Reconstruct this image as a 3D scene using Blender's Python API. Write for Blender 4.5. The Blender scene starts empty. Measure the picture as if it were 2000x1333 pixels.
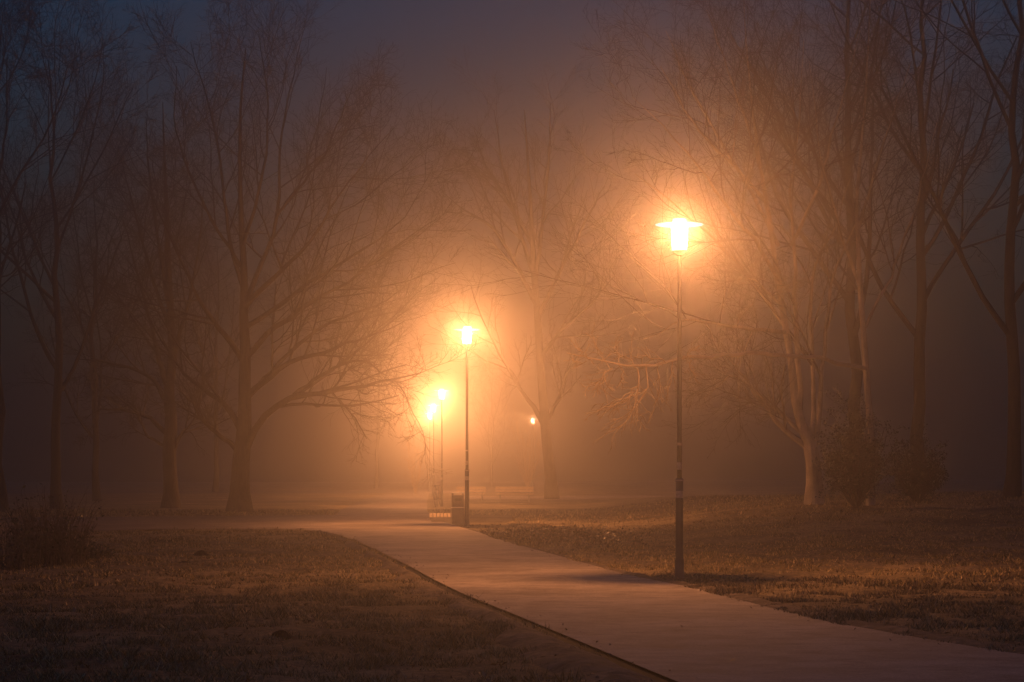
import bpy, math, random
import numpy as np
PI = math.pi
sc = bpy.context.scene
COL = sc.collection
F, CX, HOR, EYE = 4722.0, 1000.0, 930.0, 1.6       # 85 mm lens, level camera at eye height

# ------------------------------------------------------------------ terrain
def ss(v, a, b):
    t = np.clip((np.asarray(v, float) - a) / (b - a), 0, 1)
    return t * t * (3 - 2 * t)
_ky = [-40, 0, 22, 36.8, 52, 66.8, 88, 112.9, 144, 200, 320]
_kz = [0, 0, 0, 0.0, .11, .25, .24, .14, .41, .60, .80]
def base_z(y):
    y = np.asarray(y, float); acc = 0
    for o, w in ((-8, .25), (0, .5), (8, .25)):
        acc = acc + w * np.interp(y + o, _ky, _kz)
    return acc
def terrain(x, y):
    x = np.asarray(x, float); y = np.asarray(y, float)
    return base_z(y) + .57 * ss(x, 2.2, 8.5) * ss(y, 44, 66) * (1 - ss(y, 100, 150)) + .25 * ss(x, 9, 25) * ss(y, 30, 60)
def tz(x, y): return float(terrain(x, y))
def G(px, py):
    """a point of the ground seen in that direction"""
    x = (px - CX) / F; k = (py - HOR) / F
    lo, hi = 5.0, 400.0
    d = lo
    while d < hi and EYE - k * d > tz(x * d, d): d *= 1.01
    lo, hi = d / 1.01, d
    for _ in range(30):
        m = (lo + hi) / 2
        if EYE - k * m > tz(x * m, m): lo = m
        else: hi = m
    return np.array([x * hi, hi])
def W(px, py, d):
    return np.array([(px - CX) / F * d, d, EYE - (py - HOR) / F * d])

# ------------------------------------------------------------------ node helpers
def mat(name, rough=.8, spec=.3):
    m = bpy.data.materials.new(name); m.use_nodes = True
    b = m.node_tree.nodes['Principled BSDF']
    b.inputs['Roughness'].default_value = rough
    b.inputs['Specular IOR Level'].default_value = spec
    return m, m.node_tree, b
def node(nt, typ, **kw):
    n = nt.nodes.new(typ)
    for k, v in kw.items(): setattr(n, k, v)
    return n
def noise(nt, scale, detail=4, rough=.6, vec=None):
    n = node(nt, 'ShaderNodeTexNoise'); n.inputs['Scale'].default_value = scale
    n.inputs['Detail'].default_value = detail; n.inputs['Roughness'].default_value = rough
    if vec: nt.links.new(vec, n.inputs['Vector'])
    return n
def ramp(nt, fac, stops):
    r = node(nt, 'ShaderNodeValToRGB')
    while len(r.color_ramp.elements) < len(stops): r.color_ramp.elements.new(.5)
    for e, (p, c) in zip(r.color_ramp.elements, stops): e.position = p; e.color = (*c, 1)
    nt.links.new(fac, r.inputs[0]); return r
def geo(nt): return node(nt, 'ShaderNodeNewGeometry').outputs['Position']
def bump(nt, b, h, dist, strength=1):
    n = node(nt, 'ShaderNodeBump'); n.inputs['Distance'].default_value = dist; n.inputs['Strength'].default_value = strength
    nt.links.new(h, n.inputs['Height']); nt.links.new(n.outputs[0], b.inputs['Normal'])
def simple(name, stops, scale=8, rough=.7, spec=.3, metal=0, bd=0, detail=5, objspace=True):
    m, nt, b = mat(name, rough, spec); b.inputs['Metallic'].default_value = metal
    v = node(nt, 'ShaderNodeTexCoord').outputs['Object'] if objspace else geo(nt)
    n = noise(nt, scale, detail, .65, v)
    r = ramp(nt, n.outputs['Fac'], stops); nt.links.new(r.outputs[0], b.inputs['Base Color'])
    if bd: bump(nt, b, n.outputs['Fac'], bd)
    return m

# soil under the grass
M = {}
m, nt, b = mat('lawn_soil', .95, .1)
p = geo(nt); n1 = noise(nt, .35, 5, .6, p); n2 = noise(nt, 9, 6, .7, p)
mx = node(nt, 'ShaderNodeMath', operation='ADD'); nt.links.new(n1.outputs['Fac'], mx.inputs[0]); nt.links.new(n2.outputs['Fac'], mx.inputs[1])
r = ramp(nt, mx.outputs[0], [(.36, (.045, .038, .028)), (.5, (.19, .15, .085)), (.64, (.42, .32, .17))])
mr = node(nt, 'ShaderNodeMath', operation='MULTIPLY'); mr.inputs[1].default_value = .5
nt.links.new(mx.outputs[0], mr.inputs[0]); nt.links.new(mr.outputs[0], r.inputs[0])
nt.links.new(r.outputs[0], b.inputs['Base Color']); bump(nt, b, n2.outputs['Fac'], .05)
M['soil'] = m
# path asphalt, pale and dusty
m, nt, b = mat('pale_asphalt', .82, .2)
p = geo(nt); n1 = noise(nt, .45, 4, .55, p); n2 = noise(nt, 38, 5, .7, p); n3 = noise(nt, 3.2, 5, .65, p)
r1 = ramp(nt, n1.outputs['Fac'], [(.3, (.33, .275, .22)), (.7, (.52, .435, .35))])
r2 = ramp(nt, n2.outputs['Fac'], [(.3, (.5, .5, .5)), (.7, (1.35, 1.35, 1.35))])
r3 = ramp(nt, n3.outputs['Fac'], [(.32, (.62, .6, .58)), (.55, (1, 1, 1))])
a1 = node(nt, 'ShaderNodeMixRGB', blend_type='MULTIPLY'); a1.inputs[0].default_value = 1
a2 = node(nt, 'ShaderNodeMixRGB', blend_type='MULTIPLY'); a2.inputs[0].default_value = .8
nt.links.new(r1.outputs[0], a1.inputs[1]); nt.links.new(r2.outputs[0], a1.inputs[2])
nt.links.new(a1.outputs[0], a2.inputs[1]); nt.links.new(r3.outputs[0], a2.inputs[2])
# the side path's fade into darkness is painted into the colour, with ragged change-over
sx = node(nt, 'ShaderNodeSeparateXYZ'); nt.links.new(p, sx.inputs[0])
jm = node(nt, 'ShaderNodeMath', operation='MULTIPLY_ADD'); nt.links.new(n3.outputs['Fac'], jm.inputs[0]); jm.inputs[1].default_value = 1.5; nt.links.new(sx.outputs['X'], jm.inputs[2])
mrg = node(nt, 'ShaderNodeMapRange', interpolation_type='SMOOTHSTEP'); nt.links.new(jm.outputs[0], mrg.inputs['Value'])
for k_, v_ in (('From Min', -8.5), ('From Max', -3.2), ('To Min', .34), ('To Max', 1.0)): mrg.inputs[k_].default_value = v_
# damp blotches
n4 = noise(nt, 1.1, 6, .7, p); r4 = ramp(nt, n4.outputs['Fac'], [(.42, (.66, .65, .64)), (.56, (1, 1, 1))])
a3 = node(nt, 'ShaderNodeMixRGB', blend_type='MULTIPLY'); a3.inputs[0].default_value = .75; nt.links.new(a2.outputs[0], a3.inputs[1]); nt.links.new(r4.outputs[0], a3.inputs[2])
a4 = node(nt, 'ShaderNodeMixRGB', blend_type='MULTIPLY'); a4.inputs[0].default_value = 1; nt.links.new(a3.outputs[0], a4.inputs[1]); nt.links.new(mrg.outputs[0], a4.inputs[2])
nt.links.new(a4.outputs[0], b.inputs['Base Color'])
bump(nt, b, n2.outputs['Fac'], .006, .7)
M['asphalt'] = m
M['dirt'] = simple('bare_dirt', [(.32, (.09, .07, .05)), (.52, (.18, .145, .10)), (.72, (.30, .24, .17))], 6, .95, .1, bd=.05, objspace=False)
M['asphalt_worn'] = simple('worn_dark_asphalt', [(.3, (.07, .062, .055)), (.7, (.12, .105, .092))], 3, .85, .2, bd=.004, objspace=False)
M['gap_shadow'] = simple('gap_shadow_paint', [(.3, (.008, .008, .008)), (.7, (.02, .018, .016))], 6, .9, .1, bd=.01, objspace=False)  # near-black colour painting the shadow in the gap beside the path
M['mole'] = simple('turned_earth', [(.3, (.012, .01, .008)), (.7, (.035, .028, .022))], 12, 1, .05, bd=.03)
# bark
def bark(name, a, c, sc_=3.0):
    m, nt, b = mat(name, .85, .25)
    tc = node(nt, 'ShaderNodeTexCoord'); mp = node(nt, 'ShaderNodeMapping'); mp.inputs['Scale'].default_value = (1, 1, .16)
    nt.links.new(tc.outputs['Object'], mp.inputs['Vector'])
    n = noise(nt, sc_ * 4, 6, .7, mp.outputs[0]); n2 = noise(nt, sc_ * .5, 4, .6, tc.outputs['Object'])
    r = ramp(nt, n.outputs['Fac'], [(.3, a), (.7, c)]); r2 = ramp(nt, n2.outputs['Fac'], [(.35, (.6, .62, .55)), (.65, (1.1, 1.1, 1.1))])
    mm = node(nt, 'ShaderNodeMixRGB', blend_type='MULTIPLY'); mm.inputs[0].default_value = 1
    nt.links.new(r.outputs[0], mm.inputs[1]); nt.links.new(r2.outputs[0], mm.inputs[2]); nt.links.new(mm.outputs[0], b.inputs['Base Color'])
    bump(nt, b, n.outputs['Fac'], .05, 1)
    return m
M['bark'] = bark('bark', (.045, .035, .027), (.17, .13, .09))
M['bark_dim'] = bark('dimmed_bark', (.016, .014, .012), (.06, .05, .042))  # bark darkened so the woods look unlit; dimness put into the colour
M['twig_dim'] = simple('dimmed_twig_bark', [(.3, (.02, .017, .015)), (.7, (.05, .042, .036))], 2, .7, .3)  # twigs of the woods, dimmed in colour the same way
M['bark_smooth'] = bark('smooth_bark', (.26, .21, .16), (.50, .42, .34))
M['twig'] = simple('twig_bark', [(.3, (.06, .048, .038)), (.7, (.14, .11, .085))], 2, .7, .3)
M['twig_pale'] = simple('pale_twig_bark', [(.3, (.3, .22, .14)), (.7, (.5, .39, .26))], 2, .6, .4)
# metals and wood
M['pole'] = simple('painted_pole', [(.3, (.035, .036, .04)), (.7, (.06, .06, .066))], 5, .42, .5, 0, .002)
M['band'] = simple('faded_sticker', [(.35, (.22, .2, .2)), (.65, (.42, .38, .38))], 30, .6, .4)
M['lampmetal'] = simple('lantern_metal', [(.3, (.25, .25, .27)), (.7, (.4, .4, .43))], 6, .4, .5, .5)
M['bin'] = simple('bin_metal', [(.3, (.06, .056, .058)), (.7, (.12, .11, .112))], 6, .45, .5, .2, .002)
M['binlid'] = simple('bin_lid', [(.3, (.45, .43, .4)), (.7, (.6, .58, .55))], 9, .35, .5, .4)
M['wood'] = simple('bench_timber', [(.3, (.45, .34, .2)), (.7, (.7, .55, .34))], 14, .6, .3, 0, .003)
M['concrete'] = simple('rough_concrete', [(.3, (.10, .09, .085)), (.7, (.2, .185, .17))], 9, .9, .2, 0, .006)
M['rubber'] = simple('rubber', [(.3, (.012, .012, .012)), (.7, (.03, .03, .03))], 9, .8, .3)
M['bike'] = simple('bicycle_paint', [(.3, (.03, .035, .05)), (.7, (.05, .055, .07))], 4, .3, .5)
M['chrome'] = simple('worn_chrome', [(.3, (.45, .45, .45)), (.7, (.65, .65, .65))], 12, .25, .5, .9)
# foliage materials: colour varies from one leaf to the next
def leafmat(name, stops, rough=.5, spec=.5, transl=0.0, scale=5):
    m, nt, b = mat(name, rough, spec)
    n = noise(nt, scale, 2, .5, geo(nt)); r = ramp(nt, n.outputs['Fac'], stops)
    rp = node(nt, 'ShaderNodeNewGeometry').outputs['Random Per Island']
    r.inputs[0].links and nt.links.remove(r.inputs[0].links[0]); nt.links.new(rp, r.inputs[0])
    nt.links.new(r.outputs[0], b.inputs['Base Color'])
    return m
M['grass'] = leafmat('grass_blades', [(0, (.05, .05, .018)), (.5, (.19, .15, .055)), (.8, (.42, .31, .14)), (1, (.65, .5, .28))], .6, .3)
M['leaf'] = leafmat('evergreen_leaf', [(0, (.02, .035, .015)), (.7, (.05, .06, .03)), (1, (.10, .085, .05))], .42, .45)
M['deadleaf'] = leafmat('fallen_leaf', [(0, (.10, .06, .03)), (.7, (.22, .13, .07)), (1, (.42, .29, .16))], .6, .3)

# ------------------------------------------------------------------ object helpers
def tag(o, label=None, cat=None, group=None, kind=None):
    if label: o['label'] = label
    if cat: o['category'] = cat
    if group: o['group'] = group
    if kind: o['kind'] = kind
    return o
def empty(name, loc, rz=0, **kw):
    o = bpy.data.objects.new(name, None); COL.objects.link(o); o.location = loc; o.rotation_euler = (0, 0, rz)
    o.empty_display_size = .3
    return tag(o, **kw)
def link(name, me, material, parent=None, smooth=True):
    o = bpy.data.objects.new(name, me); COL.objects.link(o)
    if material: me.materials.append(material)
    if smooth: me.polygons.foreach_set('use_smooth', [True] * len(me.polygons))
    if parent: o.parent = parent
    return o
def np_mesh(name, V, Fc):
    """V (n,3); Fc (m,k) with constant k"""
    me = bpy.data.meshes.new(name); V = np.ascontiguousarray(V, dtype=np.float32); Fc = np.ascontiguousarray(Fc, dtype=np.int32)
    me.vertices.add(len(V)); me.vertices.foreach_set('co', V.ravel())
    n, k = Fc.shape
    me.loops.add(n * k); me.loops.foreach_set('vertex_index', Fc.ravel())
    me.polygons.add(n); me.polygons.foreach_set('loop_start', np.arange(0, n * k, k, dtype=np.int32))
    me.update(calc_edges=True)
    return me
class MB:
    def __init__(s): s.v = []; s.f = []
    def add(s, V, Fs):
        n = len(s.v); s.v += [tuple(map(float, p)) for p in V]; s.f += [tuple(i + n for i in f) for f in Fs]; return s
    def box(s, c, d, rot=None):
        V = [np.array([x * d[0] / 2, y * d[1] / 2, z * d[2] / 2]) for x in (-1, 1) for y in (-1, 1) for z in (-1, 1)]
        if rot is not None: V = [rot @ p for p in V]
        V = [p + np.array(c) for p in V]
        return s.add(V, [(0, 1, 3, 2), (4, 6, 7, 5), (0, 4, 5, 1), (2, 3, 7, 6), (0, 2, 6, 4), (1, 5, 7, 3)])
    def tube(s, pts, rad, n=8, caps=True):
        pts = [np.array(p, float) for p in pts]
        if not hasattr(rad, '__len__'): rad = [rad] * len(pts)
        V = []; ref = None
        for i, p in enumerate(pts):
            t = pts[min(i + 1, len(pts) - 1)] - pts[max(i - 1, 0)]; t /= np.linalg.norm(t) + 1e-9
            if ref is None:
                ref = np.array([0, 0, 1.]) if abs(t[2]) < .9 else np.array([1., 0, 0])
            a = np.cross(t, ref); a /= np.linalg.norm(a) + 1e-9; b_ = np.cross(t, a); ref = np.cross(a, t)
            for k in range(n):
                w = 2 * PI * k / n; V.append(p + rad[i] * (math.cos(w) * a + math.sin(w) * b_))
        Fs = [(i * n + k, i * n + (k + 1) % n, (i + 1) * n + (k + 1) % n, (i + 1) * n + k) for i in range(len(pts) - 1) for k in range(n)]
        if caps: Fs += [tuple(range(n))[::-1], tuple((len(pts) - 1) * n + k for k in range(n))]
        return s.add(V, Fs)
    def lathe(s, prof, n=24, c=(0, 0, 0), closed=True):
        V = [(c[0] + r * math.cos(2 * PI * k / n), c[1] + r * math.sin(2 * PI * k / n), c[2] + z) for r, z in prof for k in range(n)]
        m_ = len(prof)
        Fs = [(i * n + k, i * n + (k + 1) % n, (i + 1) * n + (k + 1) % n, (i + 1) * n + k) for i in range(m_ - 1) for k in range(n)]
        if closed: Fs += [tuple(range(n))[::-1], tuple((m_ - 1) * n + k for k in range(n))]
        return s.add(V, Fs)
    def torus(s, R, r, c, rot, n=40, k=6):
        V = []
        for i in range(n):
            a = 2 * PI * i / n
            for j in range(k):
                q = 2 * PI * j / k
                V.append(rot @ np.array([(R + r * math.cos(q)) * math.cos(a), r * math.sin(q), (R + r * math.cos(q)) * math.sin(a)]) + np.array(c))
        return s.add(V, [(i * k + j, i * k + (j + 1) % k, ((i + 1) % n) * k + (j + 1) % k, ((i + 1) % n) * k + j) for i in range(n) for j in range(k)])
    def build(s, name, material, parent=None, smooth=False, bevel=0):
        me = bpy.data.meshes.new(name); me.from_pydata(s.v, [], s.f); me.update()
        o = link(name, me, material, parent, smooth)
        if bevel:
            bm = o.modifiers.new('bevel', 'BEVEL'); bm.width = bevel; bm.segments = 2; bm.limit_method = 'ANGLE'
        return o
def copy_thing(o, parent=None):
    c = o.copy(); COL.objects.link(c)
    if parent: c.parent = parent
    for ch in list(o.children): copy_thing(ch, c)
    return c

# value noise for displacement of ground
_rs = np.random.RandomState(5); _tab = _rs.rand(256, 256)
def vn(x, y, s):
    x = np.asarray(x) * s; y = np.asarray(y) * s
    xi = np.floor(x).astype(int); yi = np.floor(y).astype(int); fx = x - xi; fy = y - yi
    fx = fx * fx * (3 - 2 * fx); fy = fy * fy * (3 - 2 * fy)
    g = lambda a, c: _tab[a % 256, c % 256]
    return (g(xi, yi) * (1 - fx) + g(xi + 1, yi) * fx) * (1 - fy) + (g(xi, yi + 1) * (1 - fx) + g(xi + 1, yi + 1) * fx) * fy - .5

# ------------------------------------------------------------------ path outlines (ground plan)
def smooth_line(P, n):
    P = np.array(P, float); d = np.r_[0, np.cumsum(np.linalg.norm(np.diff(P, axis=0), axis=1))]
    t = np.linspace(0, d[-1], n * 4); Q = np.c_[np.interp(t, d, P[:, 0]), np.interp(t, d, P[:, 1])]
    for _ in range(6): Q[1:-1] = (Q[:-2] + 2 * Q[1:-1] + Q[2:]) / 4
    return Q[np.linspace(0, len(Q) - 1, n).astype(int)]
left_px = [(640, 1041), (700, 1060), (760, 1089), (800, 1109), (850, 1137), (900, 1162), (1000, 1203), (1100, 1245), (1200, 1287), (1300, 1329)]
right_px = [(898, 1031), (940, 1044), (1000, 1064), (1100, 1091), (1225, 1126), (1350, 1151), (1475, 1184), (1625, 1221), (1800, 1252), (2000, 1285)]
LE = [tuple(G(*q)) for q in left_px]; RE = [tuple(G(*q)) for q in right_px]
def extend(E, n):
    a, c = np.array(E[-2]), np.array(E[-1]); u = (c - a) / np.linalg.norm(c - a)
    return E + [tuple(c + u * n)]
LEn = extend(LE, 7); REn = extend(RE, 7)
def strip_mesh(A, B, lift, m_=10, n=240, rough=0.0):
    A = smooth_line(A, n); B = smooth_line(B, n); V = []
    for j in range(m_ + 1):
        t = j / m_; Q = A * (1 - t) + B * t
        z = terrain(Q[:, 0], Q[:, 1]) + (lift(t) if callable(lift) else lift)
        if rough: z = z + rough * (vn(Q[:, 0], Q[:, 1], 5) + .6 * vn(Q[:, 0], Q[:, 1], 13)) * math.sin(PI * t)
        V.append(np.c_[Q, z])
    V = np.concatenate(V)
    i = np.arange(n - 1); Fs = []
    for j in range(m_):
        a = j * n + i; Fs.append(np.c_[a, a + 1, a + 1 + n, a + n])
    return V, np.concatenate(Fs)
def strip(name, A, B, lift, material, kind='structure', **k):
    V, Fc = strip_mesh(A, B, lift, **k); me = np_mesh(name, V, Fc); o = link(name, me, material)
    # faces up
    if len(me.polygons) and me.polygons[len(me.polygons) // 2].normal.z < 0: me.flip_normals()
    o['kind'] = kind; return o
# main path: near reach, then on past the lamps
far_left = [tuple(G(828, 957)), tuple(G(770, 964)), tuple(G(705, 978)), tuple(G(668, 996)), tuple(G(655, 1012)), tuple(G(640, 1041))]
far_right = [tuple(G(846, 957)), tuple(G(838, 966)), tuple(G(834, 980)), tuple(G(835, 1000)), tuple(G(850, 1018)), tuple(G(898, 1031))]
PL = far_left[:-1] + LEn; PR = far_right[:-1] + REn
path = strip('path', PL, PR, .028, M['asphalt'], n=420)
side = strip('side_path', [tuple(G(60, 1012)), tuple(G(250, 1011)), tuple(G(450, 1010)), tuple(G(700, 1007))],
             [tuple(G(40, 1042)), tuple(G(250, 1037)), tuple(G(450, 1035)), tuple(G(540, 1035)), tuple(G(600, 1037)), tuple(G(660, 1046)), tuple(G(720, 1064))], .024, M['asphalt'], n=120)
# the far cross lane at the edge of the lawn
strip('far_lane', [tuple(G(-100, 965)), tuple(G(500, 965)), tuple(G(900, 965))], [tuple(G(-100, 960)), tuple(G(500, 960)), tuple(G(900, 960))], .03, M['asphalt'], m_=4)
strip('plaza_lane', [tuple(G(905, 976)), tuple(G(1200, 974)), tuple(G(1500, 972))], [tuple(G(905, 971)), tuple(G(1200, 969)), tuple(G(1500, 968))], .03, M['asphalt'], m_=4)

def offset(E, dx):
    E = np.array(E, float); T = np.gradient(E, axis=0); T /= np.linalg.norm(T, axis=1)[:, None]
    N = np.c_[-T[:, 1], T[:, 0]]
    return E + N * np.asarray(dx)[:, None]
# bare earth beside the left edge of the path, wider towards the viewer
Lr = smooth_line(LEn, 80); wv = np.linspace(.10, 1, 80) ** .8 * .55
sgn = 1 if offset(Lr, np.full(80, .3))[40, 0] < Lr[40, 0] else -1
wv = wv * (1 + .9 * vn(Lr[:, 1], Lr[:, 0], 1.3))
edge_in = offset(Lr, sgn * (.12 + .05 * vn(Lr[:, 1], Lr[:, 0], 2.7))); edge_out = offset(Lr, sgn * (wv * 1.25 + .15))
strip('dirt_verge', edge_in, edge_out, lambda t: .016 + .05 * math.sin(PI * t) - .06 * t ** 3, M['dirt'], rough=.05, m_=8, n=400)
strip('gap_shadow_strip', offset(Lr, sgn * (.0 + .05 * vn(Lr[:, 1] * 2, Lr[:, 0], 1.9))), offset(Lr, np.full(80, sgn * .16)), .006, M['gap_shadow'], m_=3, n=300)  # dark strip standing in for the gap shadow along the left edge
Rr = smooth_line(REn, 80); sr = -sgn
rw = np.interp(np.arange(80), [0, 30, 45, 60, 79], [.03, .05, .22, .5, .5]) * (1 + .8 * vn(Rr[:, 1], Rr[:, 0], 1.1))
strip('dirt_verge', offset(Rr, np.full(80, sr * .0)), offset(Rr, sr * rw), lambda t: .03 + .03 * math.sin(PI * t) - .07 * t ** 3, M['dirt'], rough=.04, m_=6, n=400)

# ------------------------------------------------------------------ ground
def poly_mask(x, y, lo, hi):
    """True where (x,y) is on the path: left/right boundaries as x over y"""
    lo = np.array(lo); hi = np.array(hi)
    o1 = np.argsort(lo[:, 1]); o2 = np.argsort(hi[:, 1])
    xl = np.interp(y, lo[o1, 1], lo[o1, 0]); xr = np.interp(y, hi[o2, 1], hi[o2, 0])
    return (x > xl) & (x < xr)
PLs = smooth_line(PL, 300); PRs = smooth_line(PR, 300)
SA = np.array([G(60, 1012), G(700, 1007)]); SB = np.array([G(40, 1042), G(250, 1037), G(450, 1035), G(540, 1035), G(600, 1037), G(660, 1046)])
def on_side(x, y):
    yb = np.interp(x, SB[:, 0], SB[:, 1]); ya = np.interp(x, SA[:, 0], SA[:, 1])
    return (y > yb) & (y < ya) & (x < 0)
ys = np.concatenate([np.arange(-20, 12, 1.0), np.arange(12, 70, .16), np.arange(70, 150, .8), np.arange(150, 321, 5)])
xs = np.concatenate([np.arange(-150, -20, 5), np.arange(-20, -12, 1), np.arange(-12, 14, .16), np.arange(14, 24, 1), np.arange(24, 151, 6)])
X, Y = np.meshgrid(xs, ys); Z = terrain(X, Y)
lump = .07 * vn(X, Y, 1.1) + .055 * vn(X, Y, 3.1) + .02 * vn(X, Y, 6)
inpath = poly_mask(X, Y, PLs - [.45, 0], PRs + [.25, 0]) | on_side(X, Y)
near = (np.abs(X) < 20) & (Y > 10) & (Y < 75)
Z = Z + np.where(inpath | ~near, 0, lump + .01) - np.where(inpath, .02, 0)
nx = len(xs); ny = len(ys)
I = (np.arange(ny - 1)[:, None] * nx + np.arange(nx - 1)[None, :]).ravel()
me = np_mesh('ground', np.c_[X.ravel(), Y.ravel(), Z.ravel()], np.c_[I, I + 1, I + 1 + nx, I + nx])
link('ground', me, M['soil'])['kind'] = 'structure'

# grass: short blades in tufts, thicker near the viewer
rs = np.random.RandomState(11)
def blades(n, x0, x1, y0, y1, hmin, hmax, wid, dens=None):
    x = rs.uniform(x0, x1, n); y = rs.uniform(y0, y1, n)
    # only in view
    ok = (np.abs(x) < .225 * y + .6) & ~poly_mask(x, y, PLs, PRs - [.07, 0]) & ~on_side(x, y)
    clump = vn(x, y, 1.7) + .8 * vn(x, y, 5.3) + .7 * vn(x, y, .5)
    ok &= clump > rs.uniform(-.55, .35, n)
    # thin on the bare verge
    xl = np.interp(y, PLs[:, 1][::-1], PLs[:, 0][::-1]) if PLs[0, 1] > PLs[-1, 1] else np.interp(y, PLs[:, 1], PLs[:, 0])
    dl = xl - x; ok &= ~((dl > -.1) & (dl < .5 * np.clip((50 - y) / 30, .12, 1)) & (rs.rand(n) > .10))
    x, y = x[ok], y[ok]; n = len(x)
    h = rs.uniform(hmin, hmax, n) * np.clip(1 + 2.2 * vn(x, y, 2.3) + 1.6 * vn(x, y, 7), .2, 2.4); a = rs.uniform(0, 2 * PI, n); b_ = rs.uniform(0, 2 * PI, n); ln = h * rs.uniform(.2, 1.3, n)
    z = terrain(x, y) + .07 * vn(x, y, 1.1) + .055 * vn(x, y, 3.1) + .02 * vn(x, y, 6) - .004
    w = wid * rs.uniform(.6, 1.4, n)
    A = np.c_[x - np.cos(a) * w, y - np.sin(a) * w, z]; B = np.c_[x + np.cos(a) * w, y + np.sin(a) * w, z]
    C = np.c_[x + np.cos(b_) * ln, y + np.sin(b_) * ln, z + h]
    return np.stack([A, B, C], 1).reshape(-1, 3)
GV = np.concatenate([blades(560000, -8, 9, 15, 34, .012, .06, .0065), blades(380000, -12, 14, 34, 62, .016, .055, .012), blades(90000, -20, 21, 62, 98, .03, .07, .02)])
me = np_mesh('grass', GV, np.arange(len(GV)).reshape(-1, 3))
tag(link('grass', me, M['grass'], smooth=False), 'short winter grass of the lawns on both sides of the path', 'grass', kind='stuff')

# fallen leaves and the litter heap by the second lamp
def leaves_mesh(x, y, z, s, tilt=.7):
    n = len(x); a = rs.uniform(0, 2 * PI, n); T = rs.normal(0, tilt, (n, 2))
    u = np.c_[np.cos(a), np.sin(a), T[:, 0]]; v = np.c_[-np.sin(a), np.cos(a), T[:, 1]]
    u /= np.linalg.norm(u, axis=1)[:, None]; v /= np.linalg.norm(v, axis=1)[:, None]
    c = np.c_[x, y, z]; s = np.asarray(s)[:, None]
    up = np.cross(u, v); up *= np.sign(up[:, 2:3])
    P = np.stack([c - u * s, c - v * s * .55 + up * s * .15, c + u * s, c + v * s * .55 + up * s * .15], 1).reshape(-1, 3)
    return P
def lz(x, y): return terrain(x, y) + .07 * vn(x, y, 1.1) + .055 * vn(x, y, 3.1) + .02 * vn(x, y, 6)
n = 9000; y = rs.uniform(16, 75, n) ** 1.0; x = rs.uniform(-.225, .225, n) * y
k = ~poly_mask(x, y, PLs - [.2, 0], PRs + [.1, 0]) & ~on_side(x, y) & (vn(x, y, .35) > rs.uniform(-.5, .5, n)); x, y = x[k], y[k]
P1 = leaves_mesh(x, y, lz(x, y) + .03, rs.uniform(.014, .04, len(x)))
me = np_mesh('fallen_leaves', P1, np.arange(len(P1)).reshape(-1, 4))
tag(link('fallen_leaves', me, M['deadleaf'], smooth=False), 'scattered dead leaves lying over the lawns', 'fallen leaves', kind='stuff')
n = 5200; a = rs.normal(0, .36, n); bq = rs.normal(0, .36, n); x = 1.0 + a * 2.4 + .30 * bq; y = 57.5 + bq * 9 - a * 3
k = ~poly_mask(x, y, PLs, PRs + [.02, 0]); x, y, a, bq = x[k], y[k], a[k], bq[k]
z = lz(x, y) + .02 + rs.uniform(0, .14, len(x)) * np.exp(-(a ** 2 + bq ** 2) * 4)
P2 = leaves_mesh(x, y, z, rs.uniform(.02, .055, len(x)), 1.2)
me = np_mesh('leaf_litter', P2, np.arange(len(P2)).reshape(-1, 4))
M['litter'] = leafmat('dark_litter', [(0, (.02, .014, .01)), (.6, (.07, .045, .03)), (.9, (.14, .09, .055)), (1, (.45, .32, .2))], .45, .5)
tag(link('leaf_litter', me, M['litter'], smooth=False), 'dark heap of leaf litter at the path edge right of the second lamp', 'leaf litter', kind='stuff')
# a few leaves on the path
pl = []
for px, py in ((1331, 1232), (876, 1130), (1476, 1246), (1432, 1300), (900, 1150), (820, 1067), (1215, 1162)):
    g = G(px, py); pl.append(g)
for i, g in enumerate(pl[:2] + pl[3:4]):
    P = leaves_mesh(np.array([0.]), np.array([0.]), np.array([0.]), [.042], .35)
    me = np_mesh('fallen_leaf', P, np.array([[0, 1, 2, 3]]))
    o = link('fallen_leaf', me, M['deadleaf'], smooth=False); o.location = (g[0], g[1], tz(*g) + .045)
    tag(o, ['pale dead leaf lying on the path left of the nearest lamp post', 'tiny pale leaf on the left part of the path',
            'small dead leaf on the darkening path near the bottom right'][(0, 1, 2)[i]], 'leaf', 'single leaves on the path')

dn = 900; tt = rs.randint(0, 300, dn); sd = rs.rand(dn) < .5; off_ = np.abs(rs.normal(0, .16, dn))
ex = np.where(sd, PLs[tt, 0] + off_, PRs[tt, 0] - off_) + rs.uniform(-.1, .1, dn); ey = np.where(sd, PLs[tt, 1], PRs[tt, 1]) + rs.uniform(-.3, .3, dn)
kk = (ey < 62); ex, ey = ex[kk], ey[kk]
P3 = leaves_mesh(ex, ey, terrain(ex, ey) + .038, rs.uniform(.008, .026, len(ex)), .5)
tag(link('edge_litter', np_mesh('edge_litter', P3, np.arange(len(P3)).reshape(-1, 4)), M['litter'], smooth=False), 'crumbs of soil and leaf blown along the path edges', 'litter', kind='stuff')

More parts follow.
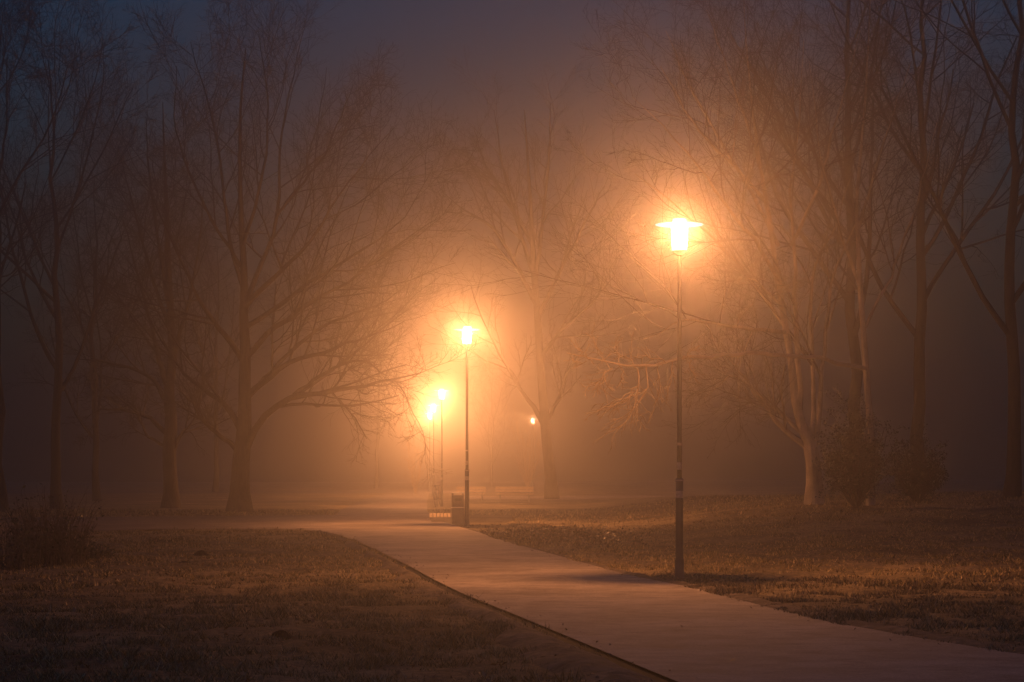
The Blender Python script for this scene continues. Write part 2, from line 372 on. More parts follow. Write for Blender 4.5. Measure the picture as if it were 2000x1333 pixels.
# molehills
def molehill(px, py, r, h, label, seed):
    g = G(px, py); q = np.random.RandomState(seed); n_, m_ = 22, 9; V = []
    for i in range(m_ + 1):
        t = i / m_
        for k_ in range(n_):
            a_ = 2 * PI * k_ / n_; rr = r * t * (1 + .25 * math.sin(a_ * 2 + seed) + .12 * math.sin(5 * a_ + seed) + q.uniform(-.06, .06))
            z_ = h * (math.cos(t * PI) * .5 + .5) * (1 + q.uniform(-.16, .16)) - .02
            V.append((rr * math.cos(a_), rr * math.sin(a_), z_))
    Fs = [(i * n_ + k_, i * n_ + (k_ + 1) % n_, (i + 1) * n_ + (k_ + 1) % n_, (i + 1) * n_ + k_) for i in range(m_) for k_ in range(n_)]
    o = MB().add(V, Fs).build('molehill', M['mole'], smooth=True); o.location = (g[0], g[1], float(lz(g[0], g[1])))
    tag(o, label, 'molehill', 'molehills on the left lawn')
molehill(392, 1086, .20, .11, 'taller pointed dark molehill on the left lawn, farthest of the cluster', 1)
molehill(360, 1103, .17, .06, 'flat dark molehill just in front of the taller pointed one', 2)
molehill(548, 1244, .19, .085, 'dark molehill nearest the viewer, low in the middle of the left lawn', 3)
molehill(245, 1087, .09, .03, 'small low clod of earth left of the two grouped molehills', 4)
molehill(605, 1122, .17, .02, 'flat dark patch of scraped earth between molehills and path', 5)

# ------------------------------------------------------------------ street lamps
LIGHT_COL = (1.0, .365, .115)
def emis(name, col, strength, transp):
    m = bpy.data.materials.new(name); m.use_nodes = True; nt = m.node_tree
    nt.nodes.remove(nt.nodes['Principled BSDF']); out = nt.nodes['Material Output']
    e = node(nt, 'ShaderNodeEmission'); e.inputs['Color'].default_value = (*col, 1); e.inputs['Strength'].default_value = strength
    t = node(nt, 'ShaderNodeBsdfTransparent'); mx_ = node(nt, 'ShaderNodeMixShader'); mx_.inputs[0].default_value = transp
    # frosted streaks in the glass
    tc = node(nt, 'ShaderNodeTexCoord'); n_ = noise(nt, 30, 2, .5, tc.outputs['Object'])
    r_ = ramp(nt, n_.outputs['Fac'], [(.3, (.82, .82, .82)), (.7, (1, 1, 1))])
    mm = node(nt, 'ShaderNodeMixRGB', blend_type='MULTIPLY'); mm.inputs[0].default_value = 1; mm.inputs[1].default_value = (*col, 1)
    nt.links.new(r_.outputs[0], mm.inputs[2]); nt.links.new(mm.outputs[0], e.inputs['Color'])
    nt.links.new(e.outputs[0], mx_.inputs[1]); nt.links.new(t.outputs[0], mx_.inputs[2]); nt.links.new(mx_.outputs[0], out.inputs['Surface'])
    return m
M['glow'] = emis('lit_frosted_glass', (.5, .85, 1.0), 2.2, .4)
M['glowbrim'] = emis('lit_frosted_brim', (.5, .85, 1.0), 1.6, .5)
def make_lamp(loc, label, rz=0):
    r = empty('street_lamp', loc, rz)
    H = 5.5
    MB().lathe([(.075, -.1), (.075, .0), (.068, .03), (.062, .06), (.058, 1.30), (.058, 1.50)], 20).build('lower_post', M['pole'], r, True)
    MB().lathe([(.084, -.1), (.084, .012), (.072, .02), (.070, .30), (.064, .33)], 20).build('base_sleeve', M['pole'], r, True)
    MB().box((0, -.0585, .78), (.055, .008, .26)).build('access_door', M['pole'], r, bevel=.003)
    MB().lathe([(.063, 0), (.066, .006), (.066, .03), (.05, .05)], 20, (0, 0, 1.50)).build('collar', M['pole'], r, True)
    MB().lathe([(.040, 1.53), (.038, 2.2), (.033, 4.6), (.031, H - .52)], 18).build('upper_post', M['pole'], r, True)
    for z0, z1, rr in ((1.25, 1.36, .0600), (1.505, 1.53, .068), (1.68, 1.79, .0425), (2.05, 2.09, .0415)):
        MB().lathe([(rr - .001, z0), (rr, z0 + .002), (rr, z1 - .002), (rr - .001, z1)], 18).build('sticker_band', M['band'], r, True)
    # lantern: dark base cup, glass shade, brim, cap
    MB().lathe([(.036, H - .56), (.085, H - .52), (.112, H - .49), (.112, H - .478), (.03, H - .474)], 22).build('lantern_base', M['lampmetal'], r, True)
    sh = MB().lathe([(.114, H - .474), (.122, H - .38), (.130, H - .20), (.131, H - .12)], 28, closed=False).build('glass_shade', M['glow'], r, True)
    for k_ in range(4):
        a_ = PI / 4 + k_ * PI / 2; c_, s_ = math.cos(a_), math.sin(a_)
        MB().tube([(c_ * .10, s_ * .10, H - .476), (c_ * .112, s_ * .112, H - .12)], .005, 6).build('strut', M['lampmetal'], r)
    MB().lathe([(.131, H - .118), (.25, H - .112), (.355, H - .098), (.371, H - .09), (.355, H - .082), (.25, H - .073), (.108, H - .066)], 40, closed=False).build('brim', M['glowbrim'], r, True)
    MB().lathe([(.107, H - .064), (.106, H - .012), (.098, H), (.001, H + .002)], 28, closed=False).build('cap', M['glowbrim'], r, True)
    return tag(r, label, 'street lamp', 'lamp posts along the path')
spots = [
 (1327, 1134.5, 36.8, 'nearest and tallest-looking lit lamp post, on the right lawn by the path', 1.0, 'full'),
 (912, 1025.5, 66.8, 'second lit lamp post, beside the leaf litter and the waste bin', 1.5, 'full'),
 (863, 991.5, 112.9, 'third lit lamp post, with the bicycle leaning against it', 1.7, 'full'),
 (846.5, 969, 144.3, 'fourth lit lamp post, just left of the third one', 1.9, 'full'),
 (839, 960, 166, 'farthest lit lamp post of the row, its head just under the fourth', 2.0, 'full'),
 (1041, 953, 183, 'distant lit lamp post shining through the branches of the middle tree', .6, 'full'),
]
proto = None
LP = 4300
for i, (px, by, d, lab, pw, _) in enumerate(spots):
    x = (px - CX) / F * d; z = tz(x, d)
    if proto is None: o = proto = make_lamp((x, d, z), lab, .35)
    else:
        o = copy_thing(proto); o.location = (x, d, z); o.rotation_euler.z = .3 + i * .7; o['label'] = lab
    if i == 0:
        L = bpy.data.lights.new('lamp_bulb', 'POINT'); L.energy = LP; L.color = LIGHT_COL; L.shadow_soft_size = .05
        lo = bpy.data.objects.new('lamp_bulb', L); COL.objects.link(lo); lo.parent = o; lo.location = (0, 0, 5.5 - .24)
    elif pw != 1:
        lo = [c for c in o.children if c.type == 'LIGHT'][0]; lo.data = lo.data.copy(); lo.data.energy = LP * pw

# ------------------------------------------------------------------ trees
class Tree:
    def __init__(s, seed): s.r = np.random.RandomState(seed); s.groups = {}
    def put(s, part, P, R, sides): s.groups.setdefault(part, []).append((P, R, sides))
def resample(pts, K, jit=0, rs_=None):
    P = np.array(pts, float); d = np.r_[0, np.cumsum(np.linalg.norm(np.diff(P, axis=0), axis=1))]
    t = np.linspace(0, d[-1], K * 3); Q = np.stack([np.interp(t, d, P[:, i]) for i in range(P.shape[1])], 1)
    for _ in range(3): Q[1:-1] = (Q[:-2] + 2 * Q[1:-1] + Q[2:]) / 4
    Q = Q[np.linspace(0, len(Q) - 1, K).astype(int)]
    if jit and rs_ is not None: Q[1:-1, :3] += rs_.normal(0, jit, (K - 2, 3))
    return Q
def sprout(P, R, m, t0, t1, ratio, ang, K, up, wob, r, minr=.003, rr=.55, maxlen=9, flat=None):
    B, Kp, _ = P.shape
    L = np.linalg.norm(np.diff(P, axis=1), axis=2).sum(1)
    i = np.tile(np.arange(m), B); b_ = np.repeat(np.arange(B), m)
    t = t0 + (t1 - t0) * (i + r.rand(B * m)) / m; ix = t * (Kp - 1); k0 = np.clip(ix.astype(int), 0, Kp - 2); f = (ix - k0)[:, None]
    p = P[b_, k0] * (1 - f) + P[b_, k0 + 1] * f; T = P[b_, k0 + 1] - P[b_, k0]; T /= np.linalg.norm(T, axis=1)[:, None] + 1e-9
    rp = R[b_, k0] * (1 - f[:, 0]) + R[b_, k0 + 1] * f[:, 0]
    q = r.normal(0, 1, (B * m, 3)); q -= (q * T).sum(1)[:, None] * T; q /= np.linalg.norm(q, axis=1)[:, None] + 1e-9
    a = np.radians(r.uniform(ang[0], ang[1], B * m))[:, None]
    D = T * np.cos(a) + q * np.sin(a)
    ln = np.minimum(L[b_] * ratio * (1.15 - .6 * t) * r.uniform(.65, 1.25, B * m), maxlen)
    out = np.empty((B * m, K, 3)); out[:, 0] = p; c = p.copy(); step = (ln / (K - 1))[:, None]
    for k in range(1, K):
        D = D + r.normal(0, wob, D.shape); D[:, 2] += up; D /= np.linalg.norm(D, axis=1)[:, None]
        c = c + D * step; out[:, k] = c
    r0 = np.maximum(np.minimum(rp * rr, rp * .9), minr)
    RR = r0[:, None] * np.linspace(1, .35, K)[None]
    RR = np.maximum(RR, minr * .6)
    return out, RR
def tubes(groups):
    VV = []; FF = []; off = 0
    for P, R, S in groups:
        B, K, _ = P.shape
        T = np.gradient(P, axis=1); T /= np.linalg.norm(T, axis=2)[..., None] + 1e-9
        mT = P[:, -1] - P[:, 0]; mT /= np.linalg.norm(mT, axis=1)[:, None] + 1e-9
        ref = np.where(np.abs(mT[:, 2:3]) < .8, np.array([[0, 0, 1.]]), np.array([[1., 0, 0]]))[:, None, :]
        N = np.cross(T, np.broadcast_to(ref, T.shape)); N /= np.linalg.norm(N, axis=2)[..., None] + 1e-9; Bn = np.cross(T, N)
        a = 2 * PI * np.arange(S) / S
        V = P[:, :, None, :] + R[:, :, None, None] * (np.cos(a)[None, None, :, None] * N[:, :, None, :] + np.sin(a)[None, None, :, None] * Bn[:, :, None, :])
        VV.append(V.reshape(-1, 3))
        idx = off + np.arange(B * K * S).reshape(B, K, S)
        A = idx[:, :-1, :]; A2 = np.roll(A, -1, 2); C = idx[:, 1:, :]; C2 = np.roll(C, -1, 2)
        FF.append(np.stack([A, A2, C2, C], -1).reshape(-1, 4)); off += B * K * S
    return np.concatenate(VV), np.concatenate(FF)
def crown(P, R, r, plan, lens=None):
    """plan: list of (m,t0,t1,ratio,ang,K,up,wob,sides,minr)"""
    out = []
    for (m, t0, t1, ratio, ang, K, up, wob, S, minr) in plan:
        C, CR = sprout(P, R, m, t0, t1, ratio, ang, K, up, wob, r, minr)
        out.append((C, CR, S)); P, R = C, CR
    return out
def plan_std(minr=.004, up=.06, d=(7, 7, 6, 4)):
    return [(d[0], .2, 1, .55, (25, 55), 9, up, .10, 5, minr * 2), (d[1], .12, 1, .55, (25, 55), 7, up * .8, .13, 4, minr * 1.5),
            (d[2], .1, 1, .6, (22, 55), 5, up * .6, .16, 3, minr), (d[3], .1, 1, .6, (20, 50), 3, up * .5, .16, 3, minr * .8)]
def authored_tree(name, base, trunk, limbs, seed, barkm, twigm, plan, label, cat='tree', group=None, shift=None, twigs_on_trunk=0, flare=1.5):
    """trunk: [(px,py,d,r)...]; limbs: list of the same; each limb becomes a part of the tree"""
    r = np.random.RandomState(seed); bx, by_ = base; bz = tz(bx, by_); org = np.array([bx, by_, bz])
    root = empty(name, tuple(org), 0, label=label, cat=cat, group=group)
    def wp(L): return np.array([[*(W(q[0], q[1], q[2]) - org), q[3]] for q in L])
    T = resample(wp(trunk), 26, 0); T[0, :3] = (T[0, 0], T[0, 1], -.25)
    # root flare
    h = T[:, 2]; T[:, 3] *= 1 + (flare - 1) * np.exp(-np.clip(h, 0, 9) / .35)
    V, Fc = tubes([(T[None, :, :3], T[None, :, 3], 18)])
    # uneven bark ribs
    ang = np.arctan2(V[:, 1] - np.repeat(T[:, 1], 18), V[:, 0] - np.repeat(T[:, 0], 18)); rib = 1 + .07 * np.sin(ang * 5 + seed) * np.exp(-np.clip(V[:, 2], 0, 9) / 1.2) + .03 * np.sin(ang * 3 + V[:, 2] * 2)
    cc = np.repeat(T[:, :3], 18, axis=0); V = cc + (V - cc) * rib[:, None]
    link('trunk', np_mesh('trunk', V, Fc), barkm, root)
    allg = []
    for Lm in limbs:
        Q = resample(wp(Lm), 16, .02, r)
        V, Fc = tubes([(Q[None, :, :3], Q[None, :, 3], 9)])
        link('limb', np_mesh('limb', V, Fc), barkm, root)
        allg += crown(Q[None, :, :3], Q[None, :, 3], r, plan(len(Lm)))
    if twigs_on_trunk:
        k = int(len(T) * .55); allg += crown(T[None, k:, :3], T[None, k:, 3], r, [(twigs_on_trunk, .1, 1, .6, (30, 60), 10, .08, .08, 5, .01)] + plan(0))
    V, Fc = tubes(allg); link('crown', np_mesh('crown', V, Fc), twigm, root)
    return root

# --- big tree left of the lamps
d = 92
LT = [(467, 1001, d, .36), (468, 960, d, .33), (470, 910, d, .30), (476, 860, d, .27), (478, 800, d, .22), (478, 740, d, .20), (480, 683, d, .18), (475, 630, d, .16), (478, 560, d, .13), (472, 450, d, .10), (468, 330, d, .07), (470, 200, d, .045), (480, 95, d, .02)]
LL = [
 [(480, 880, d, .12), (503, 828, d - 1, .11), (524, 807, d - 1, .10), (573, 772, d - 2, .085), (626, 768, d - 3, .07), (697, 757, d - 4, .055), (767, 742, d - 5, .035), (822, 729, d - 6, .015)],
 [(573, 772, d - 2, .06), (637, 726, d - 2, .05), (686, 705, d - 3, .038), (714, 705, d - 3, .028), (756, 735, d - 4, .014)],
 [(480, 780, d, .11), (503, 757, d, .10), (548, 719, d - 1, .08), (580, 701, d - 1, .07), (644, 687, d - 2, .055), (679, 669, d - 2, .045), (732, 655, d - 3, .03), (790, 628, d - 3, .014)],
 [(503, 757, d, .08), (538, 715, d + 1, .07), (577, 680, d + 1, .06), (626, 638, d + 2, .05), (679, 616, d + 2, .04), (749, 592, d + 3, .028), (805, 550, d + 3, .012)],
 [(480, 700, d, .10), (524, 648, d, .09), (573, 616, d + 1, .075), (626, 581, d + 1, .06), (680, 552, d + 2, .045), (745, 500, d + 2, .03), (832, 440, d + 2, .012)],
 [(470, 885, d, .09), (449, 866, d, .08), (425, 849, d, .07), (397, 821, d - 1, .055), (376, 786, d - 1, .035), (345, 760, d - 2, .015)],
 [(474, 850, d, .11), (453, 807, d, .10), (432, 782, d + 1, .085), (397, 761, d + 1, .07), (361, 733, d + 2, .055), (340, 700, d + 2, .04), (300, 640, d + 2, .025), (262, 560, d + 2, .012)],
 [(477, 710, d, .10), (450, 666, d, .09), (418, 627, d - 1, .075), (397, 602, d - 1, .06), (376, 560, d - 2, .045), (340, 480, d - 2, .03), (300, 390, d - 2, .012)],
 [(475, 620, d, .10), (490, 560, d, .085), (528, 480, d + 1, .07), (545, 400, d + 1, .055), (545, 300, d + 1, .04), (560, 200, d, .025), (592, 62, d, .010)],
 [(478, 600, d, .09), (515, 560, d - 1, .08), (560, 520, d - 2, .065), (610, 470, d - 2, .05), (650, 400, d - 2, .035), (700, 330, d - 2, .022), (770, 250, d - 2, .010)],
 [(478, 640, d, .09), (540, 600, d + 1, .075), (600, 555, d + 1, .06), (660, 520, d + 2, .05), (720, 480, d + 2, .035), (790, 430, d + 2, .02), (845, 330, d + 2, .010)],
 [(474, 560, d, .08), (455, 500, d, .065), (440, 420, d + 1, .055), (430, 300, d + 1, .04), (400, 180, d + 1, .025), (372, 82, d + 1, .010)],
 [(474, 480, d, .07), (500, 400, d - 1, .055), (520, 300, d - 1, .04), (525, 200, d - 1, .028), (505, 60, d - 1, .010)],
 [(540, 420, d + 1, .05), (590, 360, d, .04), (640, 290, d, .03), (670, 220, d, .02), (690, 165, d, .010)],
 [(470, 520, d, .06), (420, 440, d - 2, .05), (370, 340, d - 2, .035), (340, 240, d - 2, .022), (345, 130, d - 2, .010)],
]
def pl_left(n): return plan_std(.0068, .05, (9, 7, 6, 3))
LT = [(*q[:3], q[3] * 1.12) for q in LT]; LL = [[(*q[:3], q[3] * 1.2) for q in L_] for L_ in LL]
authored_tree('bare_tree', (W(467, 1000, d)[0], d), LT, LL, 21, M['bark'], M['twig'], pl_left, 'large bare spreading tree standing alone left of the lamps, long low limbs reaching right', group='bare park trees')

# --- second tree to its left, darker
d = 108
LT = [(334, 993, d, .34), (333, 940, d, .31), (330, 880, d, .30), (335, 820, d, .27), (328, 760, d, .24), (338, 700, d, .2), (330, 560, d, .15), (325, 400, d, .1), (320, 280, d, .05), (318, 200, d, .02)]
LL = [
 [(340, 880, d, .1), (352, 850, d, .08), (372, 832, d, .05), (385, 800, d, .03), (395, 750, d, .012)],
 [(330, 770, d, .14), (308, 690, d, .10), (296, 640, d, .08), (270, 540, d, .05), (240, 430, d, .02)],
 [(330, 800, d, .12), (305, 745, d, .09), (262, 720, d, .07), (200, 706, d, .04), (150, 702, d, .015)],
 [(330, 850, d, .12), (290, 815, d, .09), (240, 800, d, .06), (190, 800, d, .03), (165, 822, d, .012)],
 [(332, 720, d, .12), (355, 640, d, .09), (380, 540, d, .06), (395, 420, d, .03), (400, 330, d, .012)],
 [(330, 640, d, .1), (290, 520, d, .07), (260, 400, d, .045), (230, 290, d, .015)],
 [(330, 600, d, .1), (310, 480, d, .07), (290, 330, d, .045), (285, 230, d, .015)],
 [(320, 870, d, .07), (285, 850, d, .05), (262, 790, d, .03), (238, 785, d, .012)],
]
authored_tree('bare_tree', (W(334, 993, d)[0], d), LT, LL, 31, M['bark'], M['twig'], lambda n: plan_std(.006, .04, (8, 7, 5, 3)), 'darker bare tree with a thick trunk, second from the big tree towards the left edge', group='bare park trees')

# --- pale-barked tree on the right, lit by the nearest lamp
d = 67
LT = [(1590, 985, d, .24), (1590, 940, d, .21), (1588, 900, d, .20), (1583, 868, d, .20), (1574, 845, d, .15), (1558, 817, d, .12), (1551, 772, d, .11), (1548, 719, d, .10), (1538, 666, d, .095), (1530, 610, d, .09), (1518, 540, d, .075), (1508, 470, d, .06), (1490, 360, d, .045), (1470, 220, d, .03), (1455, 60, d, .018), (1450, -60, d, .01)]
LL = [
 [(1586, 880, d, .11), (1569, 867, d, .095), (1534, 839, d, .075), (1510, 815, d - .3, .065), (1481, 775, d - .5, .05), (1462, 752, d - .6, .042), (1449, 741, d - .7, .03), (1424, 729, d - 1, .02), (1403, 757, d - 1, .014), (1375, 779, d - 1, .008)],
 [(1580, 858, d, .07), (1556, 840, d, .06), (1530, 813, d, .05), (1505, 795, d, .042), (1480, 768, d, .036), (1455, 738, d, .03), (1434, 715, d, .022), (1447, 690, d, .015), (1452, 660, d, .008)],
 [(1562, 800, d, .09), (1566, 760, d + .3, .08), (1558, 720, d + .3, .075), (1556, 650, d + .3, .07), (1550, 580, d + .3, .06), (1556, 500, d + .3, .045), (1540, 380, d, .035), (1560, 240, d, .025), (1570, 80, d, .012)],
 [(1590, 870, d, .10), (1602, 828, d + .3, .075), (1602, 772, d + .3, .066), (1608, 701, d + .4, .058), (1613, 625, d + .4, .05), (1625, 540, d + .4, .04), (1650, 485, d + .4, .03), (1690, 400, d, .02), (1720, 290, d, .010)],
 [(1585, 850, d, .08), (1590, 780, d + .6, .06), (1583, 640, d + .6, .05), (1586, 530, d + .6, .045), (1604, 488, d + .6, .035), (1630, 450, d + .6, .025), (1660, 350, d + .5, .012)],
 [(1530, 600, d, .05), (1512, 583, d - .5, .04), (1490, 562, d - 1, .03), (1465, 545, d - 1.5, .02), (1440, 548, d - 2, .010)],
 [(1537, 650, d, .06), (1495, 645, d - 1.5, .05), (1453, 643, d - 3, .042), (1400, 632, d - 5, .034), (1347, 623, d - 7, .026), (1304, 641, d - 8, .018), (1258, 662, d - 9, .009)],
 [(1530, 560, d, .06), (1480, 480, d - 1, .05), (1420, 400, d - 2, .04), (1360, 320, d - 3, .03), (1290, 240, d - 3, .018), (1235, 190, d - 3, .009)],
 [(1520, 480, d, .06), (1470, 380, d + 1, .05), (1410, 280, d + 2, .04), (1350, 170, d + 2, .028), (1300, 60, d + 2, .012)],
 [(1535, 640, d, .06), (1480, 560, d + 2, .05), (1400, 470, d + 3, .04), (1320, 400, d + 3, .026), (1240, 340, d + 3, .012)],
 [(1508, 450, d, .05), (1480, 300, d - 1, .04), (1430, 160, d - 1, .028), (1380, 20, d - 1, .012)],
 [(1545, 480, d, .05), (1600, 360, d - 1, .04), (1640, 220, d - 1, .028), (1680, 60, d - 1, .012)],
 [(1500, 400, d, .05), (1440, 330, d - 2, .04), (1360, 250, d - 3, .03), (1290, 130, d - 3, .014)],
]
authored_tree('pale_bark_tree', (W(1590, 985, d)[0], d), LT, LL, 41, M['bark_smooth'], M['twig'], lambda n: plan_std(.0042, .05, (8, 7, 6, 3)), 'pale smooth-barked tree forking low, right of the nearest lamp beside the leafy bush', group='bare park trees', flare=1.35)

# --- low twiggy bough hanging into the lamp light: a limb of a slim tree standing behind the nearest lamp
d = 58
LT = [(1700, 1008, d + 8, .12), (1702, 860, d + 8, .10), (1690, 700, d + 8, .085), (1680, 560, d + 8, .07), (1672, 400, d + 8, .05), (1690, 200, d + 8, .03), (1700, 0, d + 8, .015)]
bough = [(1690, 720, d + 8, .06), (1600, 700, d + 5, .05), (1480, 690, d - 3, .042), (1400, 695, d - 9, .036), (1357, 697, d - 12, .032), (1297, 710, d - 14, .026), (1241, 720, d - 15, .02), (1195, 719, d - 15.5, .016), (1146, 706, d - 16, .011), (1107, 690, d - 16, .006)]
root = authored_tree('slim_tree', (W(1700, 1008, d + 8)[0], d + 8), LT, [
 [(1690, 640, d + 8, .05), (1740, 540, d + 8, .04), (1790, 400, d + 8, .025), (1830, 240, d + 8, .01)],
 [(1680, 560, d + 8, .05), (1640, 450, d + 8, .035), (1600, 300, d + 8, .02), (1580, 120, d + 8, .01)],
 [(1675, 450, d + 8, .04), (1720, 300, d + 8, .03), (1780, 120, d + 8, .015)]], 51, M['bark_smooth'], M['twig'], lambda n: plan_std(.0042, .05, (7, 6, 5, 3)),
 'slim tree behind the leafy bush with one long low bough past the nearest lamp', group='bare park trees', flare=1.2)
org = np.array(root.location); r = np.random.RandomState(77)
Q = resample([[*(W(q[0], q[1], q[2]) - org), q[3]] for q in bough], 24, .02, r)
e = d - 15
DR = [
 [(1245, 720, e, .017), (1248, 750, e, .015), (1244, 785, e, .012), (1228, 815, e, .010), (1205, 838, e, .008), (1181, 848, e, .005)],
 [(1262, 716, e, .015), (1264, 755, e, .013), (1252, 790, e, .011), (1222, 812, e, .009), (1190, 822, e, .005)],
 [(1246, 755, e, .012), (1225, 772, e, .010), (1195, 786, e, .008), (1160, 790, e, .005)],
 [(1240, 765, e - .5, .011), (1210, 790, e - .5, .009), (1170, 802, e - .5, .005)],
 [(1262, 760, e, .011), (1230, 775, e, .009), (1185, 800, e, .007), (1150, 812, e, .004)],
 [(1196, 719, e - .5, .012), (1178, 735, e - .5, .010), (1160, 752, e - .5, .008), (1138, 756, e - .5, .004)],
 [(1180, 733, e - .5, .009), (1175, 750, e - .5, .007), (1160, 768, e - .5, .004)],
 [(1178, 735, e - .5, .008), (1186, 752, e - .5, .006), (1196, 762, e - .5, .004)],
 [(1213, 718, e, .010), (1216, 745, e, .008), (1218, 758, e, .004)],
 [(1243, 720, e, .012), (1230, 700, e + .5, .010), (1205, 692, e + .5, .008), (1170, 690, e + .5, .004)],
 [(1160, 712, e - .8, .009), (1140, 690, e - .8, .007), (1120, 672, e - .8, .004)],
 [(1146, 706, e - .8, .008), (1128, 708, e - .8, .006), (1112, 705, e - .8, .004)],
 [(1300, 709, e + 1, .013), (1275, 700, e + 1, .011), (1235, 696, e + 1, .006)],
 [(1313, 706, e + 2, .011), (1310, 740, e + 2, .009), (1302, 780, e + 2, .005)],
 [(1345, 700, e + 3, .011), (1352, 725, e + 3, .009), (1360, 745, e + 3, .005)],
 [(1330, 703, e + 2, .010), (1345, 690, e + 2, .008), (1362, 680, e + 2, .005)],
 [(1215, 718, e, .010), (1200, 680, e + .5, .008), (1208, 668, e + .5, .004)],
 [(1190, 719, e, .009), (1165, 690, e + .5, .007), (1155, 650, e + .5, .004)],
 [(1240, 790, e, .008), (1250, 815, e, .006), (1258, 838, e, .004)],
 [(1285, 712, e + 1, .010), (1287, 760, e + 1, .008), (1278, 800, e + 1, .006), (1270, 812, e + 1, .004)],
]
K1 = np.stack([resample([[*(W(q[0], q[1], q[2]) - org), q[3]] for q in L_], 10, .02, r) for L_ in DR])
S1, R1 = K1[:, :, :3], K1[:, :, 3] * .95
S2, R2 = sprout(S1, R1, 9, .10, 1, .42, (20, 60), 6, -.02, .16, r, .0065, .6)
S3, R3 = sprout(S2, R2, 3, .2, 1, .5, (20, 50), 4, -.01, .15, r, .0045, .7)
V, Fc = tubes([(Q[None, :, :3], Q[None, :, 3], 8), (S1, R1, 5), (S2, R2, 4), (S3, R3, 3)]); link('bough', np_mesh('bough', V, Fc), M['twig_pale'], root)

# --- middle tree, half lost in the fog
d = 133
LT = [(1079, 962, d, .32), (1072, 900, d, .29), (1066, 850, d, .27), (1062, 790, d, .25), (1056, 720, d, .22), (1050, 620, d, .19), (1042, 520, d, .17), (1036, 400, d, .12), (1030, 300, d, .07), (1024, 215, d, .03)]
LL = [
 [(1062, 830, d, .16), (1045, 799, d, .13), (1016, 761, d, .10), (980, 700, d, .07), (940, 620, d, .04), (920, 560, d, .02)],
 [(1050, 600, d, .15), (1000, 500, d, .11), (960, 440, d, .08), (905, 410, d, .04), (870, 380, d, .02)],
 [(1045, 560, d, .15), (1060, 430, d, .1), (1072, 320, d, .07), (1075, 200, d, .02)],
 [(1050, 620, d, .14), (1100, 520, d, .1), (1150, 420, d, .06), (1190, 340, d, .02)],
 [(1044, 540, d, .14), (1005, 420, d, .09), (980, 320, d, .06), (965, 215, d, .02)],
 [(1040, 480, d, .12), (990, 390, d, .08), (945, 320, d, .05), (925, 250, d, .02)],
 [(1055, 700, d, .14), (1100, 640, d, .1), (1150, 600, d, .07), (1200, 540, d, .03)],
 [(1065, 830, d, .12), (1090, 780, d, .09), (1110, 720, d, .06), (1150, 660, d, .03)],
]
authored_tree('bare_tree', (W(1079, 962, d)[0], d), LT, LL, 61, M['bark'], M['twig'], lambda n: plan_std(.007, .05, (8, 6, 5, 3)), 'leaning tree faint in the fog between the second and the nearest lamp', group='bare park trees')

# --- generic woodland trees
def wood_tree(name, h, seed, r0, d_=(7, 6, 5, 3), spread=1.0, forks=9, minr=.006, low=.25):
    r = np.random.RandomState(seed); root = empty(name, (0, 0, 0))
    K = 20; z = np.linspace(-.2, h, K); P = np.c_[np.cumsum(r.normal(0, .07, K)), np.cumsum(r.normal(0, .07, K)), z]; P -= [P[0, 0], P[0, 1], 0]
    R = r0 * np.linspace(1, .06, K) ** .9; R[0] *= 1.4; R[1] *= 1.1
    V, Fc = tubes([(P[None], R[None], 12)]); link('trunk', np_mesh('trunk', V, Fc), M['bark_dim'], root)
    A, AR = sprout(P[None], R[None], forks, low, .97, .52 * spread, (25, 50), 12, .07, .06, r, .02)
    V, Fc = tubes([(A, AR, 7)]); link('limbs', np_mesh('limbs', V, Fc), M['bark_dim'], root)
    g = crown(A, AR, r, plan_std(minr, .05, d_)); V, Fc = tubes(g); link('crown', np_mesh('crown', V, Fc), M['twig_dim'], root)
    return root
protos = [wood_tree('woodland_tree', 17, 71, .20, forks=12), wood_tree('woodland_tree', 19, 72, .22, forks=13, spread=.8), wood_tree('woodland_tree', 15, 73, .17, forks=11, spread=1.1, low=.15)]
woods = [  # px, y(depth), proto, scale, rot, label
 (4, 92, 1, 1.0, .2, 'dark trunk cut by the left edge of the view, behind the reedy shrub'),
 (112, 105, 0, 1.15, 1.2, 'dark many-stemmed tree rising behind the reedy shrub at the left edge'),
 (190, 128, 2, 1.15, 2.2, 'faint dark tree between the left-edge trees and the thick-trunked one'),
 (420, 165, 0, 1.0, 3.0, 'distant tree whose thin trunk shows just left of the big spreading tree'),
 (735, 205, 1, .75, 4.0, 'barely visible small tree in the fog left of the row of lamps'),
 (960, 215, 2, .7, 5.0, 'barely visible tree behind the waste bin in the glow'),
 (1800, 92, 1, 1.2, 5.1, 'dark tree with a tall straight trunk right of the leafy bush'),
 (1975, 74, 0, 1.15, 3.7, 'dark tree trunk by the right edge of the view'),
 (1672, 104, 1, 1.35, 1.1, 'tall dim tree far behind the leafy bush, its trunk just right of the pale one'),

 (1330, 84, 2, 1.0, 0, None),
]
used = [False] * 3
for px, dd, k, s, rot, lab in woods:
    if lab is None: continue
    o = copy_thing(protos[k]) if used[k] else protos[k]; used[k] = True
    x = (px - CX) / F * dd; o.location = (x, dd, tz(x, dd)); o.rotation_euler = (0, 0, rot); o.scale = (s, s, s)
    tag(o, lab, 'tree', 'woodland trees around the park')

